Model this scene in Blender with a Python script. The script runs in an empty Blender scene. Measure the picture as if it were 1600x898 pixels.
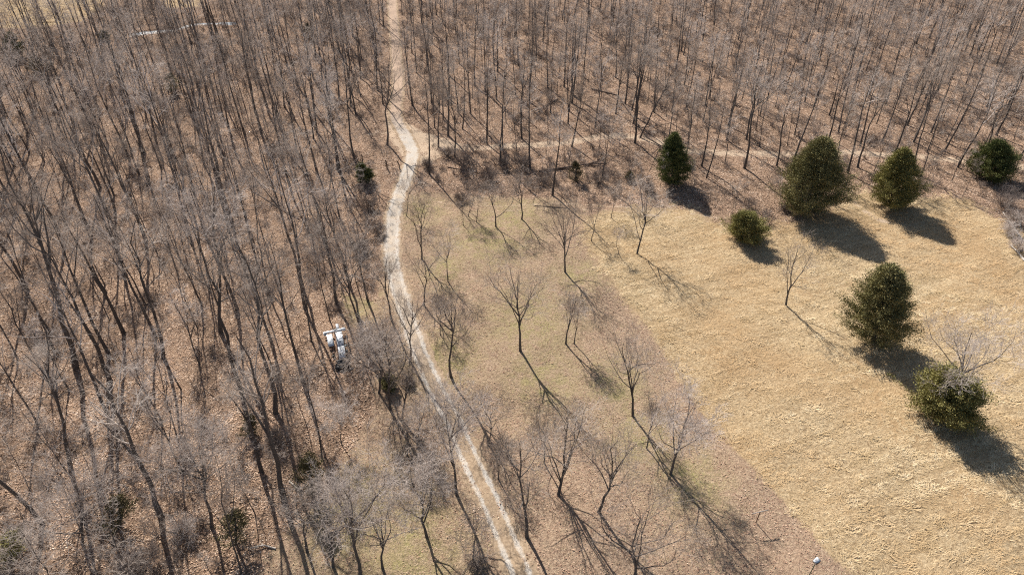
import bpy, math, random
import numpy as np
from math import radians as R

# ------------------------------------------------------------------ camera, world, sun
sc = bpy.context.scene
C = sc.collection
CAM_H, PITCH, FPX = 65.0, R(37.0), 1067.0
cam_d = bpy.data.cameras.new("drone_camera")
cam_d.sensor_width = 36.0
cam_d.lens = 36.0 * FPX / 1600.0
cam_d.clip_start = 0.5
cam_d.clip_end = 6000
cam = bpy.data.objects.new("drone_camera", cam_d)
cam.location = (0, 0, CAM_H)
cam.rotation_euler = (math.pi / 2 - PITCH, 0, 0)
C.objects.link(cam)
sc.camera = cam

SUN_EL, SUN_AZ = R(40.0), R(-25.0)          # azimuth: from +Y (ahead of the camera) towards +X
sd = np.array([math.sin(SUN_AZ) * math.cos(SUN_EL), math.cos(SUN_AZ) * math.cos(SUN_EL), math.sin(SUN_EL)])
world = bpy.data.worlds.new("World")
sc.world = world
world.use_nodes = True
wn = world.node_tree
bg = wn.nodes["Background"]
sky = wn.nodes.new("ShaderNodeTexSky")
sky.sky_type = 'NISHITA'
sky.sun_disc = False
sky.sun_elevation = SUN_EL
sky.sun_rotation = SUN_AZ
wn.links.new(sky.outputs[0], bg.inputs[0])
bg.inputs[1].default_value = 0.06
sun_d = bpy.data.lights.new("sun", 'SUN')
sun_d.energy = 5.0
sun_d.angle = R(0.5)
sun_d.color = (1.0, 0.945, 0.88)
sun = bpy.data.objects.new("sun", sun_d)
sun.rotation_euler = (math.pi / 2 - SUN_EL, 0, math.pi - SUN_AZ)
C.objects.link(sun)
sc.view_settings.view_transform = 'Standard'
sc.view_settings.look = 'None'
sc.view_settings.gamma = 1
sc.view_settings.use_curve_mapping = False
sc.view_settings.exposure = 0.82
sc.cycles.use_denoising = False
sc.cycles.pixel_filter_type = 'BLACKMAN_HARRIS'
sc.cycles.filter_width = 1.15
sc.cycles.max_bounces = 5
sc.cycles.diffuse_bounces = 3

# ------------------------------------------------------------------ terrain height and pixel -> ground
def wave(x, y):
    x = np.asarray(x, float); y = np.asarray(y, float)
    h = (0.45 * np.sin(x * .071 + 1.3) * np.cos(y * .063 + .4) + .25 * np.sin(x * .17 + y * .11)
         + .10 * np.sin(x * .43 - y * .37 + 2.) + .05 * np.sin(x * .9 + 1.1) * np.sin(y * 1.03))
    d = np.hypot(x, y - 80)
    return h * np.clip(1.6 - d / 300, 0.2, 1)
def ray(px, py):
    x = (px - 800) / FPX; y = (449 - py) / FPX
    c, s = math.cos(PITCH), math.sin(PITCH)
    return np.array([x, c + y * s, -s + y * c])
def at(px, py, z=None):
    r = ray(px, py); zz = 0.0
    for _ in range(4):
        t = (CAM_H - zz) / -r[2]
        p = r * t + np.array([0, 0, CAM_H])
        if z is None: zz = float(wave(p[0], p[1]))
        else: zz = float(wave(p[0], p[1])) + z
    return np.array([p[0], p[1], zz])
def top_of(base, px, py):
    r = ray(px, py); k = base[1] / r[1]
    return r * k + np.array([0, 0, CAM_H])
def to_px(x, y, z=0.0):
    x = np.asarray(x, float); y = np.asarray(y, float)
    c, s = math.cos(PITCH), math.sin(PITCH)
    zc = z - CAM_H
    d = y * c - zc * s
    u = y * s + zc * c
    d = np.maximum(d, 1e-3)
    return 800 + FPX * x / d, 449 - FPX * u / d, FPX / d
def P(pts): return np.array([at(a, b)[:2] for a, b in pts])
def inside(poly, x, y):
    x = np.asarray(x); y = np.asarray(y)
    r = np.zeros(x.shape, bool); n = len(poly)
    for i in range(n):
        x0, y0 = poly[i]; x1, y1 = poly[(i + 1) % n]
        if y0 == y1: continue
        c = ((y0 > y) != (y1 > y)) & (x < (x1 - x0) * (y - y0) / (y1 - y0) + x0)
        r ^= c
    return r
def dist_line(pts, x, y, closed=False):
    best = np.full(np.shape(x), 1e9); n = len(pts)
    for i in range(n if closed else n - 1):
        ax, ay = pts[i]; bx, by = pts[(i + 1) % n]
        dx, dy = bx - ax, by - ay
        t = np.clip(((x - ax) * dx + (y - ay) * dy) / (dx * dx + dy * dy + 1e-9), 0, 1)
        best = np.minimum(best, np.hypot(x - ax - t * dx, y - ay - t * dy))
    return best
def smooth_line(pts, step=.5):
    pts = np.array(pts, float); out = []
    ext = np.vstack([2 * pts[0] - pts[1], pts, 2 * pts[-1] - pts[-2]])
    for i in range(1, len(ext) - 2):
        p0, p1, p2, p3 = ext[i - 1:i + 3]
        n = max(2, int(np.linalg.norm(p2 - p1) / step))
        for k in range(n):
            t = k / n
            out.append(.5 * ((2 * p1) + (-p0 + p2) * t + (2 * p0 - 5 * p1 + 4 * p2 - p3) * t * t + (-p0 + 3 * p1 - 3 * p2 + p3) * t ** 3))
    out.append(pts[-1])
    return np.array(out)

FIELD = P([(1345,910),(1290,860),(1225,785),(1150,705),(1090,640),(1050,575),(1010,510),(960,450),(925,400),(905,365),(925,335),(1010,322),(1070,325),(1120,345),(1180,355),(1250,345),(1300,322),(1340,300),(1400,305),(1450,310),(1510,310),(1560,345),(1640,380),(1800,420),(2050,900),(1900,1300),(1550,1150)])
CLEAR = P([(655,298),(720,304),(800,308),(905,312),(925,335),(905,365),(925,400),(960,450),(1010,510),(1050,575),(1090,640),(1150,705),(1225,785),(1290,860),(1345,910),(1550,1150),(1400,1500),(600,1500),(430,1100),(395,900),(430,850),(500,780),(545,700),(585,640),(580,560),(545,500),(530,455),(590,470),(597,380),(615,300)])
MEADOW2 = P([(-60,-40),(130,-40),(165,8),(130,34),(20,46),(-60,36)])
MEADOW3 = P([(240,-30),(330,-30),(310,12),(255,14)])
ROAD = smooth_line(P([(613,-60),(613,0),(617,60),(622,130),(618,178),(632,210),(644,238),(637,270),(622,310),(614,350),(612,400),(622,450),(638,500),(657,555),(682,610),(707,655),(732,712),(769,790),(804,870),(834,950),(880,1080),(940,1300)]))
SIDE = smooth_line(P([(640,222),(700,229),(780,229),(860,226),(950,212),(1000,215),(1080,236),(1160,240),(1250,242),(1350,240),(1450,246),(1620,262)]))
EDGE = smooth_line(P([(650,312),(740,324),(860,321),(960,326),(1060,336),(1130,346)]))
GAP = smooth_line(P([(1300,250),(1320,300),(1360,335),(1400,352)]))
FORK = P([(604,172),(632,190),(660,206),(705,218),(718,232),(690,244),(662,258),(635,256),(622,235),(606,212)])
OPENING = P([(595,180),(640,192),(700,215),(716,232),(690,246),(640,256),(600,240),(545,222),(525,195),(560,190)])

# ------------------------------------------------------------------ mesh helpers
def mesh_np(name, verts, faces=None, loop_counts=None, mat=None, smooth=False):
    """verts (N,3); faces (M,k) array, or flat loops + counts"""
    me = bpy.data.meshes.new(name)
    verts = np.ascontiguousarray(verts, np.float32)
    me.vertices.add(len(verts)); me.vertices.foreach_set("co", verts.ravel())
    if faces is not None:
        if loop_counts is None:
            faces = np.ascontiguousarray(faces, np.int32)
            counts = np.full(len(faces), faces.shape[1], np.int32)
            loops = faces.ravel()
        else:
            loops = np.ascontiguousarray(faces, np.int32); counts = np.ascontiguousarray(loop_counts, np.int32)
        me.loops.add(len(loops)); me.loops.foreach_set("vertex_index", loops)
        me.polygons.add(len(counts))
        st = np.concatenate([[0], np.cumsum(counts)[:-1]]).astype(np.int32)
        me.polygons.foreach_set("loop_start", st)
        me.polygons.foreach_set("loop_total", counts)
        if smooth: me.polygons.foreach_set("use_smooth", np.ones(len(counts), bool))
    me.update(calc_edges=True)
    if mat: me.materials.append(mat)
    return me
def link(name, me, parent=None, loc=None):
    o = bpy.data.objects.new(name, me); C.objects.link(o)
    if parent is not None: o.parent = parent
    if loc is not None: o.location = loc
    return o
def tag(o, label=None, cat=None, group=None, kind=None):
    if label: o["label"] = label
    if cat: o["category"] = cat
    if group: o["group"] = group
    if kind: o["kind"] = kind
    return o
def empty(name, loc, rz=0.0):
    o = bpy.data.objects.new(name, None); C.objects.link(o)
    o.location = loc; o.rotation_euler = (0, 0, rz); o.empty_display_size = .3
    return o

class Tubes:
    """collects batches of tapering tubes"""
    def __init__(s): s.v = []; s.q = []; s.n = 0
    def add(s, pts, rad, sides=4):
        pts = np.asarray(pts, float); rad = np.asarray(rad, float)
        if pts.ndim == 2: pts = pts[None]; rad = rad[None]
        B, K, _ = pts.shape
        d = pts[:, -1] - pts[:, 0]
        d /= np.linalg.norm(d, axis=1, keepdims=True) + 1e-9
        ref = np.where(np.abs(d[:, 2:3]) > .8, np.array([[1., 0, 0]]), np.array([[0, 0, 1.]]))
        u = np.cross(d, ref); u /= np.linalg.norm(u, axis=1, keepdims=True) + 1e-9
        w = np.cross(d, u)
        a = np.arange(sides) / sides * 2 * np.pi
        ring = u[:, None, :] * np.cos(a)[None, :, None] + w[:, None, :] * np.sin(a)[None, :, None]
        v = pts[:, :, None, :] + ring[:, None] * rad[:, :, None, None]
        s.v.append(v.reshape(-1, 3))
        idx = (np.arange(B * K * sides) + s.n).reshape(B, K, sides)
        nx = np.roll(idx, -1, axis=2)
        q = np.stack([idx[:, :-1], nx[:, :-1], nx[:, 1:], idx[:, 1:]], -1).reshape(-1, 4)
        s.q.append(q); s.n += B * K * sides
    def mesh(s, name, mat): return mesh_np(name, np.concatenate(s.v), np.concatenate(s.q), mat=mat, smooth=True)

def box(c, size, rz=0.0, tilt=(0, 0)):
    x, y, z = np.array(size) / 2
    v = np.array([[sx * x, sy * y, sz * z] for sz in (-1, 1) for sy in (-1, 1) for sx in (-1, 1)], float)
    tx, ty = tilt
    Rx = np.array([[1, 0, 0], [0, math.cos(tx), -math.sin(tx)], [0, math.sin(tx), math.cos(tx)]])
    Ry = np.array([[math.cos(ty), 0, math.sin(ty)], [0, 1, 0], [-math.sin(ty), 0, math.cos(ty)]])
    Rz = np.array([[math.cos(rz), -math.sin(rz), 0], [math.sin(rz), math.cos(rz), 0], [0, 0, 1]])
    v = v @ (Rz @ Ry @ Rx).T + np.array(c)
    f = np.array([[0, 2, 3, 1], [4, 5, 7, 6], [0, 1, 5, 4], [2, 6, 7, 3], [0, 4, 6, 2], [1, 3, 7, 5]])
    return v, f
def boxes_mesh(name, lst, mat):
    vs, fs, n = [], [], 0
    for b in lst:
        v, f = box(*b) if not isinstance(b, dict) else box(**b)
        vs.append(v); fs.append(f + n); n += len(v)
    return mesh_np(name, np.concatenate(vs), np.concatenate(fs), mat=mat)

# ------------------------------------------------------------------ materials
def new_mat(name, rough=.9, spec=.1):
    m = bpy.data.materials.new(name); m.use_nodes = True
    b = m.node_tree.nodes["Principled BSDF"]
    b.inputs["Roughness"].default_value = rough
    b.inputs["Specular IOR Level"].default_value = spec
    return m, m.node_tree, b
class N:
    def __init__(s, nt): s.nt = nt
    def link(s, a, b): s.nt.links.new(a, b)
    def noise(s, scale, detail=3, rough=.6, vec=None, dist=0.0):
        n = s.nt.nodes.new("ShaderNodeTexNoise"); n.inputs["Scale"].default_value = scale
        n.inputs["Detail"].default_value = detail; n.inputs["Roughness"].default_value = rough
        n.inputs["Distortion"].default_value = dist
        s.link(vec if vec is not None else s.pos(), n.inputs["Vector"]); return n.outputs["Fac"]
    def pos(s):
        if not hasattr(s, "_p"):
            s._p = s.nt.nodes.new("ShaderNodeNewGeometry").outputs["Position"]
        return s._p
    def mapr(s, v, a, b, c=0.0, d=1.0, kind='SMOOTHSTEP'):
        n = s.nt.nodes.new("ShaderNodeMapRange"); n.interpolation_type = kind
        n.inputs["From Min"].default_value = a; n.inputs["From Max"].default_value = b
        n.inputs["To Min"].default_value = c; n.inputs["To Max"].default_value = d
        s.link(v, n.inputs["Value"]); return n.outputs[0]
    def mix(s, f, a, b):
        n = s.nt.nodes.new("ShaderNodeMix"); n.data_type = 'RGBA'
        for sock, v in ((n.inputs[0], f), (n.inputs[6], a), (n.inputs[7], b)):
            if isinstance(v, (tuple, list)): sock.default_value = (*v, 1) if len(v) == 3 else v
            elif isinstance(v, (int, float)): sock.default_value = v
            else: s.link(v, sock)
        return n.outputs[2]
    def math(s, op, a, b=None):
        n = s.nt.nodes.new("ShaderNodeMath"); n.operation = op
        for sock, v in ((n.inputs[0], a), (n.inputs[1], b)):
            if v is None: continue
            if isinstance(v, (int, float)): sock.default_value = v
            else: s.link(v, sock)
        return n.outputs[0]
    def attr(s, name):
        n = s.nt.nodes.new("ShaderNodeAttribute"); n.attribute_name = name; return n
    def sep(s, c):
        n = s.nt.nodes.new("ShaderNodeSeparateColor"); s.link(c, n.inputs[0]); return n.outputs
    def ramp(s, v, stops):
        n = s.nt.nodes.new("ShaderNodeValToRGB"); e = n.color_ramp.elements
        while len(e) < len(stops): e.new(.5)
        for el, (p, c) in zip(e, stops): el.position = p; el.color = (*c, 1)
        s.link(v, n.inputs[0]); return n.outputs[0]
    def island(s): return s.nt.nodes.new("ShaderNodeNewGeometry").outputs["Random Per Island"]
    def bump(s, h, bsdf, strength=.5, dist=.1):
        n = s.nt.nodes.new("ShaderNodeBump"); n.inputs["Strength"].default_value = strength
        n.inputs["Distance"].default_value = dist; s.link(h, n.inputs["Height"])
        s.link(n.outputs[0], bsdf.inputs["Normal"])

ROW_A = at(1380, 690)[:2]; ROW_B = at(1480, 662)[:2]; ROW_D = (ROW_B - ROW_A) / np.linalg.norm(ROW_B - ROW_A)
def rows(n, scale=.9, stretch=.09):      # noise drawn out along the mowing direction
    mp = n.nt.nodes.new("ShaderNodeMapping"); mp.vector_type = 'POINT'
    rt = n.nt.nodes.new("ShaderNodeVectorRotate"); rt.rotation_type = 'Z_AXIS'
    rt.inputs["Angle"].default_value = -math.atan2(ROW_D[1], ROW_D[0])
    n.link(n.pos(), rt.inputs["Vector"]); n.link(rt.outputs[0], mp.inputs["Vector"])
    mp.inputs["Scale"].default_value = (stretch, 1, 1)
    return n.noise(scale, 4, .6, vec=mp.outputs[0], dist=.15)
def clear_color(n):       # worn short grass with leaf crumbs
    c = n.ramp(n.noise(3.2, 5, .75), [(.3, (.16, .105, .07)), (.46, (.31, .215, .148)), (.58, (.42, .305, .21)), (.72, (.55, .42, .30))])
    return n.mix(n.mapr(n.noise(.12, 4, .6), .48, .66), c, n.mix(.3, c, (.36, .245, .16)))
def field_color(n):
    c = n.ramp(n.noise(2.6, 5, .7), [(.3, (.19, .125, .07)), (.45, (.36, .26, .15)), (.6, (.50, .38, .23)), (.75, (.64, .51, .33))])
    return n.mix(n.mapr(n.noise(.07, 4, .6), .45, .65, 0, .65), c, (.38, .25, .13))

def ground_material():
    m, nt, b = new_mat("ground_soil", .95, .05); n = N(nt)
    z = n.sep(n.attr("zones").outputs["Color"]); p = n.sep(n.attr("paths").outputs["Color"])
    edge = n.math('MULTIPLY', n.math('SUBTRACT', n.noise(.4, 6, .75), .5), 1.1)
    def masked(ch, lo=.42, hi=.58): return n.mapr(n.math('ADD', ch, edge), lo, hi)
    forest = n.ramp(n.noise(4.0, 5, .8), [(.3, (.08, .052, .036)), (.45, (.20, .132, .09)), (.56, (.36, .245, .165)), (.7, (.54, .39, .27))])
    forest = n.mix(n.mapr(n.noise(.09, 4, .6), .45, .68, 0, .5), forest, (.22, .15, .105))
    clear = clear_color(n)
    green = n.ramp(n.noise(3.0, 4, .7), [(.3, (.16, .14, .06)), (.6, (.35, .30, .135)), (.8, (.47, .41, .20))])
    clear = n.mix(n.math('MULTIPLY', z[2], n.mapr(n.noise(.5, 4, .7), .3, .65)), clear, green)
    col = n.mix(masked(z[1]), forest, clear)
    col = n.mix(masked(z[0], .25, .8), col, field_color(n))
    dirt = n.ramp(n.noise(5, 4, .7), [(.3, (.36, .26, .18)), (.6, (.54, .42, .30)), (.8, (.66, .55, .42))])
    col = n.mix(n.math('MULTIPLY', masked(p[0]), .92), col, dirt)
    col = n.mix(masked(p[1]), col, (.34, .26, .2))
    nt.links.new(col, b.inputs["Base Color"])
    n.bump(n.noise(2.2, 6, .8), b, .9, .35)
    return m
def road_material():
    m, nt, b = new_mat("road_gravel", .95, .05); n = N(nt)
    a = n.sep(n.attr("across").outputs["Color"])     # r = |offset|/half width, g = twin-track-ness, b = brightness
    nz = n.math('MULTIPLY', n.math('SUBTRACT', n.noise(1.3, 5, .75), .5), 1.0)
    nz2 = n.math('MULTIPLY', n.math('SUBTRACT', n.noise(.35, 3, .6), .5), .5)
    nz = n.math('ADD', nz, nz2)
    full = n.math('SUBTRACT', 1.0, n.mapr(n.math('ADD', a[0], nz), .55, .85))
    d = n.math('ABSOLUTE', n.math('SUBTRACT', a[0], .48))
    twin = n.math('SUBTRACT', 1.0, n.mapr(n.math('ADD', d, n.math('MULTIPLY', nz, .5)), .06, .22))
    g = n.mix(a[1], full, twin)
    gravel = n.ramp(n.noise(7, 5, .8), [(.25, (.20, .17, .145)), (.45, (.38, .34, .29)), (.58, (.53, .485, .425)), (.8, (.74, .70, .64))])
    gravel = n.mix(n.mapr(n.noise(.5, 3, .6), .4, .7, 0, .5), gravel, (.50, .40, .29))
    warm = n.ramp(n.noise(5, 4, .7), [(.3, (.27, .19, .14)), (.6, (.43, .32, .235)), (.8, (.55, .44, .34))])
    gravel = n.mix(a[2], gravel, warm)
    under = n.mix(.35, clear_color(n), (.26, .21, .13))
    col = n.mix(g, under, gravel)
    nt.links.new(col, b.inputs["Base Color"])
    n.bump(n.noise(3, 6, .8), b, .6, .12)
    return m
def var_mat(name, stops, rough=.9, noise_scale=None, spec=.08, big=None, per=.3, row=None):
    """colour varies from piece to piece"""
    m, nt, b = new_mat(name, rough, spec); n = N(nt)
    v = n.island()
    oi = nt.nodes.new("ShaderNodeObjectInfo").outputs["Random"]
    v = n.math('ADD', n.math('MULTIPLY', v, 1 - per), n.math('MULTIPLY', oi, per))
    if noise_scale: v = n.math('ADD', n.math('MULTIPLY', v, .55), n.math('MULTIPLY', n.mapr(n.noise(noise_scale, 3), .3, .7), .45))
    c = n.ramp(v, stops)
    if row: c = n.mix(n.mapr(rows(n), .44, .60, 0, row[1]), c, row[0])
    if big: c = n.mix(n.mapr(n.noise(big[0], 4, .6), .42, .68, 0, big[2]), c, big[1])
    nt.links.new(c, b.inputs["Base Color"])
    return m
def bark_mat(name, dark, light, scale=6):
    m, nt, b = new_mat(name, .95, .05); n = N(nt)
    tc = nt.nodes.new("ShaderNodeTexCoord").outputs["Object"]
    c = n.ramp(n.noise(scale, 5, .8, vec=tc), [(.3, dark), (.7, light)])
    oi = nt.nodes.new("ShaderNodeObjectInfo").outputs["Random"]
    c = n.mix(n.mapr(oi, 0, 1, 0, .5, 'LINEAR'), c, tuple(x * .72 for x in dark))
    nt.links.new(c, b.inputs["Base Color"]); n.bump(n.noise(scale * 3, 4, .8, vec=tc), b, .6, .04)
    return m
M_ground = ground_material()
M_road = road_material()
M_bark = bark_mat("grey_brown_bark", (.07, .06, .055), (.19, .17, .155))
M_limb = bark_mat("limb_bark", (.12, .10, .085), (.30, .26, .23))
M_twig = var_mat("twig_bark", [(0, (.14, .11, .09)), (.5, (.39, .325, .275)), (1, (.70, .61, .53))], per=.7)
M_paletwig = var_mat("pale_twig_bark", [(0, (.33, .275, .24)), (.5, (.54, .465, .41)), (1, (.76, .68, .62))], per=.5)
M_brush = var_mat("brush_twig", [(0, (.12, .09, .075)), (.5, (.22, .175, .15)), (1, (.36, .30, .26))])
M_leaf = var_mat("fallen_leaf", [(0, (.12, .068, .045)), (.25, (.31, .195, .13)), (.6, (.54, .375, .26)), (.85, (.71, .54, .40)), (1, (.80, .68, .56))], big=(.07, (.32, .215, .145), .45))
M_leaf_thin = var_mat("thin_fallen_leaf", [(0, (.15, .08, .055)), (.5, (.38, .235, .16)), (1, (.60, .44, .33))])
M_straw = var_mat("dry_straw", [(0, (.27, .18, .10)), (.3, (.49, .36, .20)), (.7, (.67, .52, .315)), (1, (.83, .70, .48))], big=(.045, (.50, .325, .165), .7), row=((.36, .25, .125), .6))
M_short = var_mat("short_worn_grass", [(0, (.21, .145, .09)), (.4, (.38, .275, .18)), (.75, (.50, .375, .245)), (1, (.64, .51, .36))], big=(.16, (.34, .285, .145), .55))
def cedar_mat(name, stops):
    m, nt, b = new_mat(name, .9, .02); n = N(nt)
    v = n.math('ADD', n.math('MULTIPLY', n.island(), .5), n.math('MULTIPLY', n.attr("clump").outputs["Fac"], .5))
    nt.links.new(n.ramp(v, stops), b.inputs["Base Color"]); return m
M_cedar = [cedar_mat("cedar_dark_green", [(0, (.055, .070, .027)), (.5, (.12, .135, .05)), (1, (.25, .245, .095))]),
           cedar_mat("cedar_olive", [(0, (.10, .098, .045)), (.5, (.22, .20, .09)), (1, (.42, .36, .17))]),
           cedar_mat("cedar_yellow_green", [(0, (.11, .108, .042)), (.5, (.235, .215, .08)), (1, (.42, .37, .15))]),
           cedar_mat("cedar_brown_green", [(0, (.065, .058, .030)), (.5, (.11, .095, .048)), (1, (.20, .16, .085))])]
def plain(name, c, rough=.8, spec=.2, mottle=None, sc_=3.0):
    m, nt, b = new_mat(name, rough, spec); n = N(nt)
    c2 = mottle or tuple(x * .7 for x in c)
    col = n.mix(n.mapr(n.noise(sc_, 5, .8), .46, .62), c, c2)
    nt.links.new(col, b.inputs["Base Color"]); return m
M_white = plain("white_sheet", (.62, .66, .70), .6, .2, (.20, .19, .18), 4.5)  # grey mottle stands for branch shadows and fallen leaves on the panels
M_blackt = plain("black_tarp", (.03, .032, .036), .6, .3)
M_rust = plain("rusty_steel", (.16, .09, .06), .8, .2)
M_steel = plain("grey_steel", (.18, .19, .18), .5, .4)
M_post = plain("weathered_post", (.10, .08, .065))
M_pale_log = bark_mat("pale_log_wood", (.36, .31, .26), (.66, .60, .53), 3)
M_dark_log = bark_mat("dark_log_wood", (.10, .075, .06), (.22, .17, .14), 3)
M_navy = plain("navy_panel", (.012, .016, .035), .25, .5)
M_green_metal = plain("green_painted_pole", (.10, .12, .07), .6, .3)
M_glint_rock = plain("glint_rock", (.72, .70, .66), .8, .1, (.45, .42, .38))  # near-white colour stands in for sun glitter on the creek
mw, ntw, bw = new_mat("creek_water", .08, .5)
bw.inputs["Base Color"].default_value = (.30, .32, .33, 1)
nw = N(ntw); nw.bump(nw.noise(3, 3), bw, .3, .1)
M_water = mw

# ------------------------------------------------------------------ ground sheet
def axis(lo, hi, step, far):
    a = list(np.arange(lo, hi + 1e-6, step)); d = step; x = a[-1]; up = []
    while x < far: d *= 1.35; x += d; up.append(x)
    d = step; x = a[0]; dn = []
    while x > -far: d *= 1.35; x -= d; dn.append(x)
    return np.array(dn[::-1] + a + up)
gx = axis(-190, 190, .62, 3500); gy = axis(15, 262, .62, 3500)
XX, YY = np.meshgrid(gx, gy)
GREENS = [(760,375,70),(800,340,60),(830,500,75),(850,590,60),(960,600,55),(1000,680,55),(1080,750,55),(690,420,40),(700,560,60),(555,475,40),(640,860,90),(660,330,40),(900,430,40),(560,800,80),(60,850,120),(990,380,45)]
def soft(poly, x, y, w):
    d = dist_line(poly, x, y, True); s = inside(poly, x, y)
    return np.clip(.5 + np.where(s, d, -d) / (2 * w + 1e-9), 0, 1)
def zone_masks(x, y):
    _, _py, _ = to_px(x, y)
    f = soft(FIELD, x, y, np.clip(3.0 - (_py - 380) / 70, .6, 3.0))
    f = np.maximum(f, soft(MEADOW2, x, y, 3)); f = np.maximum(f, soft(MEADOW3, x, y, 3))
    c = soft(CLEAR, x, y, 2.2)
    g = np.zeros(np.shape(x))
    for a, b, r in GREENS:
        p = at(a, b); _, _, s = to_px(p[0], p[1]); rr = r / s
        g = np.maximum(g, np.exp(-((x - p[0]) ** 2 + ((y - p[1]) * .8) ** 2) / (rr * rr)))
    return f, c, g
fz, cz, gz = zone_masks(XX, YY)
paths = np.clip(1.15 - dist_line(SIDE[::3], XX, YY) / 2.6, 0, 1) * .85
de = dist_line(EDGE[::3], XX, YY)
paths = np.maximum(paths, np.clip(1 - np.abs(de - .9) / .9, 0, 1) * .62)
paths = np.maximum(paths, np.clip(1 - dist_line(GAP[::3], XX, YY) / 2.4, 0, 1) * .6)
paths = np.maximum(paths, soft(FORK, XX, YY, 1.6) * 1.0)
paths = np.maximum(paths, soft(OPENING, XX, YY, 5) * .42)
mud = np.zeros_like(paths)
zz = wave(XX, YY)
creek_px = [(205,54),(240,49),(275,46),(300,38),(335,36),(370,36)]
CREEK = smooth_line(P(creek_px))
dc = dist_line(CREEK[::3], XX, YY)
zz = zz - .5 * np.exp(-(dc / 3.0) ** 2)
ny, nx = XX.shape
idx = np.arange(nx * ny).reshape(ny, nx)
q = np.stack([idx[:-1, :-1], idx[:-1, 1:], idx[1:, 1:], idx[1:, :-1]], -1).reshape(-1, 4)
gm = mesh_np("forest_floor", np.stack([XX, YY, zz], -1).reshape(-1, 3), q, mat=M_ground, smooth=True)
def color_attr(me, name, r, g, b):
    a = me.attributes.new(name, 'FLOAT_COLOR', 'POINT')
    arr = np.stack([r.ravel(), g.ravel(), b.ravel(), np.ones(r.size)], -1).astype(np.float32)
    a.data.foreach_set("color", arr.ravel())
color_attr(gm, "zones", fz, cz, gz); color_attr(gm, "paths", paths, mud, mud)
ground = tag(link("ground", gm), "leaf strewn woodland soil with a straw coloured field and worn clearing", kind='structure')

# gravel track ribbon
def ribbon(name, line, half, mat, lift, colfn, cols=13, ragged=.25, seed=3):
    rng = np.random.default_rng(seed)
    line = np.asarray(line); t = np.gradient(line, axis=0); t /= np.linalg.norm(t, axis=1, keepdims=True)
    nrm = np.stack([-t[:, 1], t[:, 0]], -1)
    u = np.linspace(-1, 1, cols)
    jit = np.zeros((len(line), cols)); jit[:, 0] = rng.uniform(-ragged, ragged, len(line)); jit[:, -1] = rng.uniform(-ragged, ragged, len(line))
    xy = line[:, None, :] + nrm[:, None, :] * (u[None, :] * half + jit)[:, :, None]
    drop = np.abs(u)[None, :] ** 6 * .02
    z = wave(xy[..., 0], xy[..., 1]) + lift - drop
    n, k = z.shape; ix = np.arange(n * k).reshape(n, k)
    qq = np.stack([ix[:-1, :-1], ix[:-1, 1:], ix[1:, 1:], ix[1:, :-1]], -1).reshape(-1, 4)[:, ::-1]
    me = mesh_np(name, np.concatenate([xy, z[..., None]], -1).reshape(-1, 3), qq, mat=mat, smooth=True)
    _, py, _ = to_px(xy[..., 0], xy[..., 1])
    U = np.broadcast_to(np.abs(u)[None], z.shape)
    color_attr(me, "across", *colfn(U, py)); return link(name, me)
def road_cols(U, py):
    twin = np.clip(.25 + (py - 400) / 300, .25, 1)
    twin = np.where(py < 245, .0, twin)
    twin = np.maximum(twin, 0)
    warm = np.clip((215 - py) / 40, 0, 1)
    return U, twin, warm
road = ribbon("gravel_road", ROAD, 1.8, M_road, .045, road_cols)
tag(road, "pale gravel farm track curving down between wood and clearing", kind='structure')

# creek
cw = ribbon("creek_water", CREEK, 1.5, M_water, -.32, lambda U, py: (U, U * 0, U * 0), ragged=.5)
tag(cw, "shallow creek glinting through the trees at the top left", kind='structure')
rng = np.random.default_rng(77)

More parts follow.
